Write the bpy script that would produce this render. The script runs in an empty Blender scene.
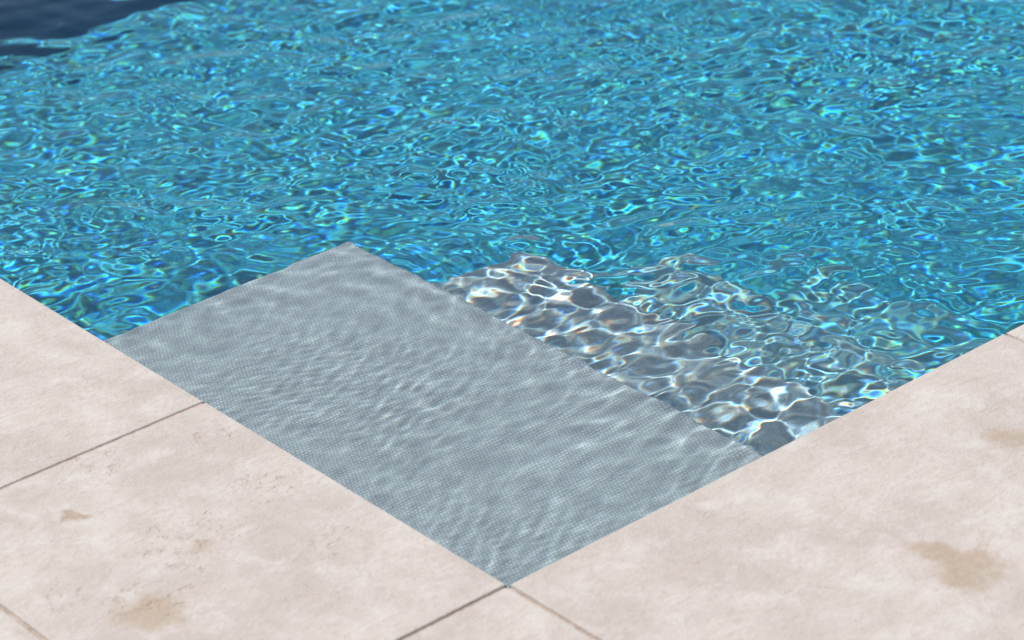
import bpy, bmesh, math, numpy as np
from mathutils import Vector, Matrix
rng=np.random.default_rng(5)
sc=bpy.context.scene
sc.view_settings.view_transform='Standard'
sc.view_settings.look='None'; sc.view_settings.exposure=0
# ---------------- camera -------------
F=2860.0
vl=(-2270.,-1101.); vr=(4300.,-1341.)
def cdir(p): return Vector((p[0]-512,-(p[1]-320),-F))
dR=cdir(vr).normalized(); dL=cdir(vl).normalized()
u=dR.cross(dL).normalized(); dL=u.cross(dR).normalized()
C=Matrix((dR,dL,u)); D=3.4
p0=cdir((508,585))*(D/F); cam_loc=-(C@p0)
cam=bpy.data.cameras.new('camera'); co=bpy.data.objects.new('camera',cam); sc.collection.objects.link(co)
co.matrix_world=Matrix.Translation(cam_loc)@C.to_4x4()
cam.sensor_width=36; cam.lens=36*F/1024; cam.clip_end=2000; cam.clip_start=.05
cam.dof.use_dof=True; cam.dof.focus_distance=3.95; cam.dof.aperture_fstop=5.0
sc.camera=co
ZW=-0.045
def ray(px,z0=0.0):
    d=(C@cdir(px)).normalized(); t=(z0-cam_loc.z)/d.z
    return cam_loc+d*t,d
def under(px,z):
    p,d=ray(px,ZW)
    h=math.hypot(d.x,d.y); s=h/1.333; t=s/math.sqrt(1-s*s)
    return Vector((p.x+d.x/h*t*(ZW-z),p.y+d.y/h*t*(ZW-z),z))
# sun
sd=Vector((-.15,1,0)).normalized(); el=math.radians(60)
s=Vector((sd.x*math.cos(el),sd.y*math.cos(el),math.sin(el)))

# ---------------- node helpers -----------------
def mat(name):
    m=bpy.data.materials.new(name); m.use_nodes=True; nt=m.node_tree; nt.nodes.clear()
    o=nt.nodes.new('ShaderNodeOutputMaterial'); return m,nt,o
class G:
    def __init__(s,nt): s.nt=nt
    def n(s,t,**k):
        x=s.nt.nodes.new(t)
        for a,b in k.items(): setattr(x,a,b)
        return x
    def set(s,i,v):
        if hasattr(v,'is_output'): s.nt.links.new(v,i)
        elif isinstance(v,(tuple,list)) and len(v)==3 and i.type=='RGBA': i.default_value=(*v,1)
        else: i.default_value=v
    def m(s,op,a,b=0.,c=0.,clamp=False):
        x=s.n('ShaderNodeMath',operation=op,use_clamp=clamp)
        for i,v in enumerate((a,b,c)): s.set(x.inputs[i],v)
        return x.outputs[0]
    def v(s,op,a,b=(0,0,0),sc=None):
        x=s.n('ShaderNodeVectorMath',operation=op); s.set(x.inputs[0],a); s.set(x.inputs[1],b)
        if sc is not None: s.set(x.inputs['Scale'],sc)
        return x.outputs['Value'] if op in('LENGTH','DISTANCE','DOT_PRODUCT') else x.outputs[0]
    def noise(s,vec,scale,detail=4,rough=.5,dist=0,col=False):
        x=s.n('ShaderNodeTexNoise'); s.set(x.inputs['Vector'],vec); x.inputs['Scale'].default_value=scale
        x.inputs['Detail'].default_value=detail; x.inputs['Roughness'].default_value=rough; x.inputs['Distortion'].default_value=dist
        return x.outputs['Color' if col else 'Fac']
    def ramp(s,f,a,b,lo=0.,hi=1.,smooth=True):
        x=s.n('ShaderNodeMapRange',interpolation_type='SMOOTHSTEP' if smooth else 'LINEAR')
        s.set(x.inputs['Value'],f); s.set(x.inputs['From Min'],a); s.set(x.inputs['From Max'],b)
        s.set(x.inputs['To Min'],lo); s.set(x.inputs['To Max'],hi); return x.outputs[0]
    def mix(s,f,a,b,mode='MIX'):
        x=s.n('ShaderNodeMix',data_type='RGBA',blend_type=mode)
        s.set(x.inputs[0],f); s.set(x.inputs[6],a); s.set(x.inputs[7],b); return x.outputs[2]

def liner(name,dark,light,pitch=.0056,bump=.4,cellv=.2):
    m,nt,o=mat(name); g=G(nt)
    pos=g.n('ShaderNodeNewGeometry').outputs['Position']
    p=g.v('ADD',pos,g.v('SCALE',g.v('SUBTRACT',g.noise(pos,9,2,col=True),(.5,.5,.5)),sc=.004))
    sx=g.n('ShaderNodeSeparateXYZ'); g.set(sx.inputs[0],p)
    k=math.pi/pitch
    xx=g.m('ADD',sx.outputs[0],g.m('MULTIPLY',sx.outputs[2],.7)); yy=g.m('ADD',sx.outputs[1],g.m('MULTIPLY',sx.outputs[2],.7))
    row=g.m('FLOOR',g.m('DIVIDE',yy,pitch)); sh=g.m('MULTIPLY',g.m('MODULO',g.m('ABSOLUTE',row),2.),pitch*.5)
    a=g.m('ABSOLUTE',g.m('SINE',g.m('MULTIPLY',g.m('ADD',xx,sh),k)))
    b=g.m('ABSOLUTE',g.m('SINE',g.m('MULTIPLY',yy,k)))
    d=g.ramp(g.m('MULTIPLY',a,b),.15,.85)
    big=g.noise(pos,6,3,.6)
    col=g.mix(d,dark,light)
    col=g.mix(g.ramp(big,.35,.65,0,.25),col,tuple(c*.8 for c in dark))
    bs=g.n('ShaderNodeBsdfPrincipled'); 
    if cellv:
        cell=g.noise(pos,260,1,.5)
        col=g.mix(g.ramp(cell,.4,.75,0,cellv*2),col,tuple(c*.6 for c in dark))
    g.set(bs.inputs['Base Color'],col); bs.inputs['Roughness'].default_value=.7
    bs.inputs['Specular IOR Level'].default_value=.1
    if bump:
        bp=g.n('ShaderNodeBump'); bp.inputs['Strength'].default_value=bump; bp.inputs['Distance'].default_value=.001
        g.set(bp.inputs['Height'],d); g.set(bs.inputs['Normal'],bp.outputs[0])
    nt.links.new(bs.outputs[0],o.inputs[0]); return m
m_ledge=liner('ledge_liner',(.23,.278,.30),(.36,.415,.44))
m_s=[m_ledge,liner('step_liner_a',(.18,.25,.285),(.24,.325,.365),bump=0),liner('step_liner_b',(.115,.24,.285),(.155,.30,.355),bump=0),liner('step_liner_c',(.06,.22,.285),(.09,.28,.355),bump=0)]  # bluer step by step: light absorbed by deeper water is put into the colour
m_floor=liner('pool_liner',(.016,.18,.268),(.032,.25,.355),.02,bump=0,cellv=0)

def water_mat():
    m,nt,o=mat('water'); g=G(nt)
    ge=g.n('ShaderNodeNewGeometry')
    at=g.n('ShaderNodeAttribute',attribute_name='baked_caustic')
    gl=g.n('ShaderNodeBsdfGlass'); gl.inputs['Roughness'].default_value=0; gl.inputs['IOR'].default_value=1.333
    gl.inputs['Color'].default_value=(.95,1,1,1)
    tr=g.n('ShaderNodeBsdfTransparent'); g.set(tr.inputs[0],at.outputs['Color'])  # see-through back face; precomputed caustic light is painted into its colour
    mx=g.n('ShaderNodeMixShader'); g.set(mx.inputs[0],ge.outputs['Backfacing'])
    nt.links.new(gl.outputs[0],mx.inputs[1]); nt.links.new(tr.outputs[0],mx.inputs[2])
    nt.links.new(mx.outputs[0],o.inputs[0]); return m
m_water=water_mat()

def stone_mat():
    m,nt,o=mat('travertine'); g=G(nt)
    ge=g.n('ShaderNodeNewGeometry'); P=ge.outputs['Position']; rnd=ge.outputs['Random Per Island']
    off=g.n('ShaderNodeCombineXYZ'); g.set(off.inputs[0],g.m('MULTIPLY',rnd,13.)); g.set(off.inputs[1],g.m('MULTIPLY',rnd,31.))
    V=g.v('ADD',P,off.outputs[0])
    n1=g.noise(V,5,4,.6,.6); n2=g.noise(V,17,5,.65,.5); n3=g.noise(V,90,4,.7); n4=g.noise(V,420,2,.6)
    col=g.mix(g.ramp(n1,.32,.68),(.585,.53,.475),(.49,.43,.38))
    col=g.mix(g.ramp(n2,.46,.70,0,.6),col,(.65,.605,.555))
    col=g.mix(g.ramp(n2,.48,.28,0,.45),col,(.45,.378,.328))
    col=g.mix(g.ramp(n3,.5,.72,0,.45),col,(.40,.338,.292))
    col=g.mix(g.ramp(n4,.40,.70,0,.30),col,(.69,.65,.61))
    vn=g.noise(g.v('MULTIPLY',V,(1,3.2,1)),7,5,.65,1.2)
    col=g.mix(g.ramp(g.m('ABSOLUTE',g.m('SUBTRACT',vn,.5)),.0,.035,.28,0.),col,(.46,.37,.31))
    wn=g.noise(P,16,4,.65,col=True)
    wp=g.v('ADD',P,g.v('SCALE',g.v('SUBTRACT',wn,(.5,.5,.5)),sc=.10))
    for (px,r,cc,st) in [((965,568),.058,(.41,.31,.22),.8),((930,552),.034,(.41,.31,.22),.7),((1003,440),.038,(.42,.33,.245),.7),((80,516),.022,(.37,.27,.18),.75),
                        ((150,612),.05,(.42,.32,.22),.65),((1020,436),.03,(.43,.34,.255),.5),((205,549),.03,(.45,.35,.26),.6)]:
        c=ray(px)[0]
        f=g.ramp(g.v('DISTANCE',wp,(c.x,c.y,0)),r*.4,r*1.05,st,0.)
        f=g.m('MULTIPLY',f,g.ramp(n3,.25,.6,.7,1.))
        col=g.mix(f,col,cc)
    ex=None
    for px,r in [((195,545),.12),((270,480),.09),((150,600),.09),((60,600),.05),((100,470),.07),((330,535),.06),((210,440),.05)]:
        c=ray(px)[0]; f=g.ramp(g.v('DISTANCE',wp,(c.x,c.y,0)),r*.3,r,1.,0.)
        ex=f if ex is None else g.m('MAXIMUM',ex,f)
    clus=g.m('MAXIMUM',g.ramp(n1,.55,.75,0,.6),ex)
    sv=g.v('MULTIPLY',V,(1.15,1,1))
    pn=g.noise(sv,42,4,.6,.1)
    lo=g.m('ADD',.70,g.m('MULTIPLY',clus,-.18))
    pit=g.ramp(pn,lo,g.m('ADD',lo,.17))
    pn2=g.noise(sv,130,2,.5,.2)
    pit2=g.m('MULTIPLY',g.ramp(pn2,.60,.72),g.ramp(clus,0,1,.22,.9))
    pt=g.m('MAXIMUM',pit,g.m('MULTIPLY',pit2,.5))
    col=g.mix(g.m('MULTIPLY',pt,.30),col,(.45,.33,.245))
    h=g.m('ADD',g.m('MULTIPLY',n3,.55),g.m('MULTIPLY',pt,-.6))
    h=g.m('ADD',h,g.m('MULTIPLY',n2,.9)); h=g.m('ADD',h,g.m('MULTIPLY',n4,.2))
    bs=g.n('ShaderNodeBsdfPrincipled'); g.set(bs.inputs['Base Color'],col); bs.inputs['Roughness'].default_value=.68
    bs.inputs['Specular IOR Level'].default_value=.3
    bp=g.n('ShaderNodeBump'); bp.inputs['Strength'].default_value=.9; bp.inputs['Distance'].default_value=.0026
    g.set(bp.inputs['Height'],h); g.set(bs.inputs['Normal'],bp.outputs[0])
    nt.links.new(bs.outputs[0],o.inputs[0]); return m
m_stone=stone_mat()
def plain(name,c1,c2,scale,rough=.9):
    m,nt,o=mat(name); g=G(nt); P=g.n('ShaderNodeNewGeometry').outputs['Position']
    bs=g.n('ShaderNodeBsdfPrincipled'); g.set(bs.inputs['Base Color'],g.mix(g.ramp(g.noise(P,scale,6,.65),.3,.7),c1,c2))
    bs.inputs['Roughness'].default_value=rough; nt.links.new(bs.outputs[0],o.inputs[0]); return m
m_grout=plain('grout',(.34,.26,.20),(.54,.45,.38),60)
m_ground=plain('lawn',(.04,.07,.02),(.07,.10,.03),3)

def mesh_obj(name,verts,faces,m,parent=None):
    me=bpy.data.meshes.new(name); me.from_pydata(verts,[],faces); me.update()
    ob=bpy.data.objects.new(name,me); sc.collection.objects.link(ob); me.materials.append(m)
    if parent: ob.parent=parent
    return ob
def box(name,a,b,m,parent=None,bev=0):
    x0,y0,z0=a;x1,y1,z1=b
    v=[(x0,y0,z0),(x1,y0,z0),(x1,y1,z0),(x0,y1,z0),(x0,y0,z1),(x1,y0,z1),(x1,y1,z1),(x0,y1,z1)]
    f=[(0,3,2,1),(4,5,6,7),(0,1,5,4),(1,2,6,5),(2,3,7,6),(3,0,4,7)]
    ob=mesh_obj(name,v,f,m,parent)
    if bev:
        md=ob.modifiers.new('b','BEVEL'); md.width=bev; md.segments=3
    return ob
# ------------- pool ----------------
XM,ZF=6.0,-1.4
YS=under((85,31),ZF).y
YM=YS+(0.0-ZF)*s.y/s.z
pool=bpy.data.objects.new('swimming_pool',None); sc.collection.objects.link(pool)
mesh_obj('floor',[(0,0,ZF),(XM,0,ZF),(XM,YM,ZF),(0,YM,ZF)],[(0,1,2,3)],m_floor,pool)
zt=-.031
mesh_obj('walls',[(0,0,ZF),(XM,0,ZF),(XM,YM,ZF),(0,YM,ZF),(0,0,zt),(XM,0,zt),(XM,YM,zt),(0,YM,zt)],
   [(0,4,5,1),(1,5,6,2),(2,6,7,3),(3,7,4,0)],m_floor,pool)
ZL=-.12
lc=under((350,240),ZL); x1,y1=lc.x,lc.y
SX=[x1,x1+.35,x1+.71,x1+1.07]; SZ=[ZL,-.41,-.73,-1.04]
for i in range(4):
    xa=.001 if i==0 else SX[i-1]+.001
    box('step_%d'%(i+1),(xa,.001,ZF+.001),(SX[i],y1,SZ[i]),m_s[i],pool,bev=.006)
# ------------- water waves ---------------
dx=.0028
xf=np.arange(-.01,3.3,dx); yf=np.arange(-.01,YM+.012,dx)
K=[]
NC=130
for i in range(NC):
    lam=math.exp(rng.uniform(math.log(.028),math.log(.20))); k=2*math.pi/lam
    th=rng.normal(.95,.8) if i%3 else rng.uniform(0,2*math.pi)
    sl=.5 if lam<.045 else (1.0 if lam<.11 else .6)
    K.append((k,th,sl,rng.uniform(0,6.28)))
SN=math.sqrt(sum(a[2]**2/2 for a in K))
SLOPE=.072
R=[(2*math.pi/rng.uniform(.013,.030),rng.normal(1.7,.5),rng.uniform(0,6.28)) for i in range(30)]
def waves(X,Y):
    X=X.astype(np.float32);Y=Y.astype(np.float32)
    wx=X+.02*np.sin(3.1*X+4.3*Y+1)+.012*np.sin(9.1*Y-6.7*X); wy=Y+.02*np.sin(3.7*X-2.9*Y+2)+.012*np.sin(8.3*X+7.9*Y)
    Zs=np.zeros_like(X); Zl=np.zeros_like(X)
    for k,th,sl,ph in K:
        t=np.float32(sl/k)*np.sin(np.float32(k*math.cos(th))*wx+np.float32(k*math.sin(th))*wy+np.float32(ph))
        if k>2*math.pi/.065: Zs+=t
        else: Zl+=t
    # open water carries longer waves, the corner by the steps the short chop
    far=np.clip((Y+.5*X-1.3)/1.0,0,1)
    Z=(Zs*(1.12-.50*far)+Zl*(.85+.30*far))*(SLOPE/SN)
    Z*=(1+.22*np.sin(2.9*wx+1.3*wy+.4)*np.sin(3.3*wy-1.7*wx+2))
    e=np.clip((np.maximum((X-x1)/.12,(Y-y1)/.12)+1)/2,0,1)
    Z*=(.34+.66*e)
    Q=np.zeros_like(X)
    for k,th,ph in R: Q+=np.float32(1/k)*np.sin(np.float32(k*math.cos(th))*wx+np.float32(k*math.sin(th))*wy+np.float32(ph))
    patch=np.clip(.3+1.0*np.sin(9*wx+4*wy)*np.sin(7*wy-5*wx+1),0,1)
    Q*=.015/math.sqrt(15)*(.3+.7*patch)
    return Z+Q
X,Y=np.meshgrid(xf,yf); Zf=waves(X,Y)
gy,gx=np.gradient(Zf,dx)
def up2(a):
    b=np.empty((a.shape[0]*2-1,a.shape[1]*2-1),np.float32)
    b[::2,::2]=a; b[1::2,::2]=(a[1:]+a[:-1])/2; b[:,1::2]=(b[:,:-2:2]+b[:,2::2])/2
    return b
GX,GY=up2(gx),up2(gy)
px_=xf[0]+np.arange(GX.shape[1])*dx/2; py_=yf[0]+np.arange(GX.shape[0])*dx/2
def blur(a,sg):
    if sg<.3: return a
    r=int(3*sg)+1; kx=np.exp(-np.arange(-r,r+1)**2/(2*sg*sg)); kx/=kx.sum()
    p=np.pad(a,r,mode='reflect'); t=sum(kx[i]*p[i:i+a.shape[0],:] for i in range(2*r+1))
    return sum(kx[i]*t[:,i:i+a.shape[1]] for i in range(2*r+1))
def layer(z,gain,sg,xmax=99,ymax=99):
    d=ZW-z; out=[]
    sh=(d*s.x/s.z,d*s.y/s.z)
    i1=min(GX.shape[1],int((xmax+.35-xf[0])/dx*2)); j1=min(GX.shape[0],int((ymax+.8-yf[0])/dx*2))
    gx_,gy_=GX[:j1,:i1],GY[:j1,:i1]; PX,PY=np.meshgrid(px_[:i1],py_[:j1])
    nyy,nxx=X.shape
    for ior in (1.320,1.335,1.351):
        nx,ny=-gx_*gain,-gy_*gain; il=1/np.sqrt(nx*nx+ny*ny+1); nx=nx*il; ny=ny*il; nz=il
        c=nx*s.x+ny*s.y+nz*s.z; e=1/ior
        kk=np.sqrt(1-e*e*(1-c*c)); f=e*c-kk
        tx=-e*s.x+f*nx; ty=-e*s.y+f*ny; tz=-e*s.z+f*nz
        hx=(PX+tx/(-tz)*d+sh[0]-xf[0])/dx; hy=(PY+ty/(-tz)*d+sh[1]-yf[0])/dx
        ix=np.floor(hx).astype(np.int32); iy=np.floor(hy).astype(np.int32); fx=hx-ix; fy=hy-iy
        img=np.zeros(nyy*nxx)
        for ox in (0,1):
            for oy in (0,1):
                w=(fx if ox else 1-fx)*(fy if oy else 1-fy)
                a=ix+ox;b=iy+oy; ok=(a>=0)&(a<nxx)&(b>=0)&(b<nyy)
                img+=np.bincount((b*nxx+a)[ok],weights=w[ok],minlength=nyy*nxx)
        out.append(blur(img.reshape(nyy,nxx)/4,sg))
    o=np.stack(out,-1); bad=blur(o.mean(-1),12)<.5
    o[bad]=.9
    return o,sh
caus,sh=layer(ZF,.20,.9)  # refracted sunlight baked per depth, contrast adjusted, kept as water vertex colour
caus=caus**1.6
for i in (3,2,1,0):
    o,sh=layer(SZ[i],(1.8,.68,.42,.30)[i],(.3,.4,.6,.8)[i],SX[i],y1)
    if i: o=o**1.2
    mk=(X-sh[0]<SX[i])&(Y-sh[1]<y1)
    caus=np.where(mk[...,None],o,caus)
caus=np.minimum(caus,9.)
xs=np.concatenate([xf,np.arange(xf[-1]+.02,XM,.02),[XM+.01]])
Xa,Ya=np.meshgrid(xs,yf[::1]); Z=np.concatenate([Zf,waves(Xa[:,len(xf):],Ya[:,len(xf):])],1)+ZW
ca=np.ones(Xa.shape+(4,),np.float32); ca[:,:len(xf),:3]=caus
n=Xa.size; ny_,nx_=Xa.shape
co_=np.stack([Xa,Ya,Z],-1).reshape(-1,3)
idx=np.arange(n).reshape(ny_,nx_)
q=np.stack([idx[:-1,:-1],idx[:-1,1:],idx[1:,1:],idx[1:,:-1]],-1).reshape(-1,4)
me=bpy.data.meshes.new('water'); me.vertices.add(n); me.vertices.foreach_set('co',co_.ravel().astype(np.float32))
me.loops.add(q.size); me.loops.foreach_set('vertex_index',q.ravel().astype(np.int32))
me.polygons.add(len(q)); me.polygons.foreach_set('loop_start',(np.arange(len(q))*4).astype(np.int32))
me.polygons.foreach_set('loop_total',np.full(len(q),4,np.int32))
me.update(calc_edges=True)
me.polygons.foreach_set('use_smooth',np.ones(len(q),bool))
at=me.attributes.new('baked_caustic','FLOAT_COLOR','POINT'); at.data.foreach_set('color',ca.ravel())
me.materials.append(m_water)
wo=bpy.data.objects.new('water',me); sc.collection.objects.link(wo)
# ------------- paving --------------
yj=ray((203,402))[0].y; xj=ray((1003,332))[0].x; wj=-ray((22,622))[0].x
tiles=[]
g2=.0026
def tile(x0,y0,x1_,y1_):
    a=x0+g2; c=x1_-(0 if (x1_==0 and y0>=0) else g2)
    b=y0+g2; d=y1_-(0 if (y1_==0 and x0>=0) else g2)
    tiles.append((a,b,c,d))
ys=[0,yj,yj+.61,yj+1.52,yj+2.13,YM]
for a,b in zip(ys[:-1],ys[1:]): tile(-wj,a,0,b)
tile(-wj,-wj,0,0)
xs_=[0,xj,xj+.61,xj+1.52,xj+2.13,xj+3.04,xj+4.0,XM]
for a,b in zip(xs_[:-1],xs_[1:]): tile(a,-.61,b,0)
yy=-4.; r=0
while yy<YM+1:
    xx=-4.-wj+(r%3)*.2
    while xx<-wj-.01:
        x2=min(xx+(.61 if (r+int(xx*7))%2 else .91),-wj)
        if -wj-x2<.12: x2=-wj
        tile(xx,yy,x2,yy+.61); xx=x2
    yy+=.61; r+=1
for j in range(5):
    yb=-.61-.61*j; xx=-wj; k=0
    while xx<XM+2:
        x2=xx+(.61 if (j+k)%2 else .91)
        tile(xx,yb-.61,x2,yb); xx=x2; k+=1
tile(-wj,-.61,0,-wj)
xx=-wj
while xx<XM+1:
    tiles.append((xx+g2,YM,xx+.91-g2,YM+.61)); xx+=.91
yy=0
while yy<YM+.5:
    tile(XM+.0001,yy,XM+.91,yy+.61); tile(XM+.91,yy,XM+2,yy+.61) ; yy+=.61
tiles=[t for t in tiles if not (t[0]>XM-.05 and t[1]<YM and t[3]>YM+.3)]
bm=bmesh.new()
for (a,b,c,d) in tiles:
    if c-a<.02 or d-b<.02: continue
    r=bmesh.ops.create_cube(bm,size=1); dz=rng.normal(0,.0006)
    for v in r['verts']:
        v.co=Vector(((a+c)/2+v.co.x*(c-a),(b+d)/2+v.co.y*(d-b),-.015+v.co.z*.03+(dz if v.co.z>0 else 0)))
bmesh.ops.bevel(bm,geom=[e for e in bm.edges if all(v.co.z>-.01 for v in e.verts)],offset=.003,segments=3,affect='EDGES',profile=.5)
me=bpy.data.meshes.new('stone_paving'); bm.to_mesh(me); bm.free(); me.materials.append(m_stone)
po=bpy.data.objects.new('stone_paving',me); sc.collection.objects.link(po)
def ring(name,x0,y0,x1_,y1_,X0,Y0,X1,Y1,z,m,parent=None):
    v=[(x0,y0,z),(x1_,y0,z),(x1_,y1_,z),(x0,y1_,z),(X0,Y0,z),(X1,Y0,z),(X1,Y1,z),(X0,Y1,z)]
    return mesh_obj(name,v,[(4,5,1,0),(5,6,2,1),(6,7,3,2),(7,4,0,3)],m,parent)
ring('grout_bed',-.004,-.004,XM+.004,YM+.004,-4.5,-4,XM+2,YM+.62,-.0028,m_grout,po)
ring('ground',-.05,-.05,XM+.05,YM+.05,-300,-300,300,300,-.034,m_ground)
# ------------- light ---------------
sun=bpy.data.lights.new('sun','SUN'); sun.energy=4.1; sun.angle=math.radians(.5); sun.color=(1,.95,.89)
so=bpy.data.objects.new('sun',sun); sc.collection.objects.link(so); so.rotation_euler=s.to_track_quat('Z','Y').to_euler(); so.location=(0,0,5)
w=bpy.data.worlds.new('World'); sc.world=w; w.use_nodes=True
sk=w.node_tree.nodes.new('ShaderNodeTexSky'); sk.sky_type='NISHITA'; sk.sun_disc=False; sk.sun_elevation=el
sk.sun_rotation=math.atan2(s.x,s.y)
bg=w.node_tree.nodes['Background']; w.node_tree.links.new(sk.outputs[0],bg.inputs[0]); bg.inputs[1].default_value=.09
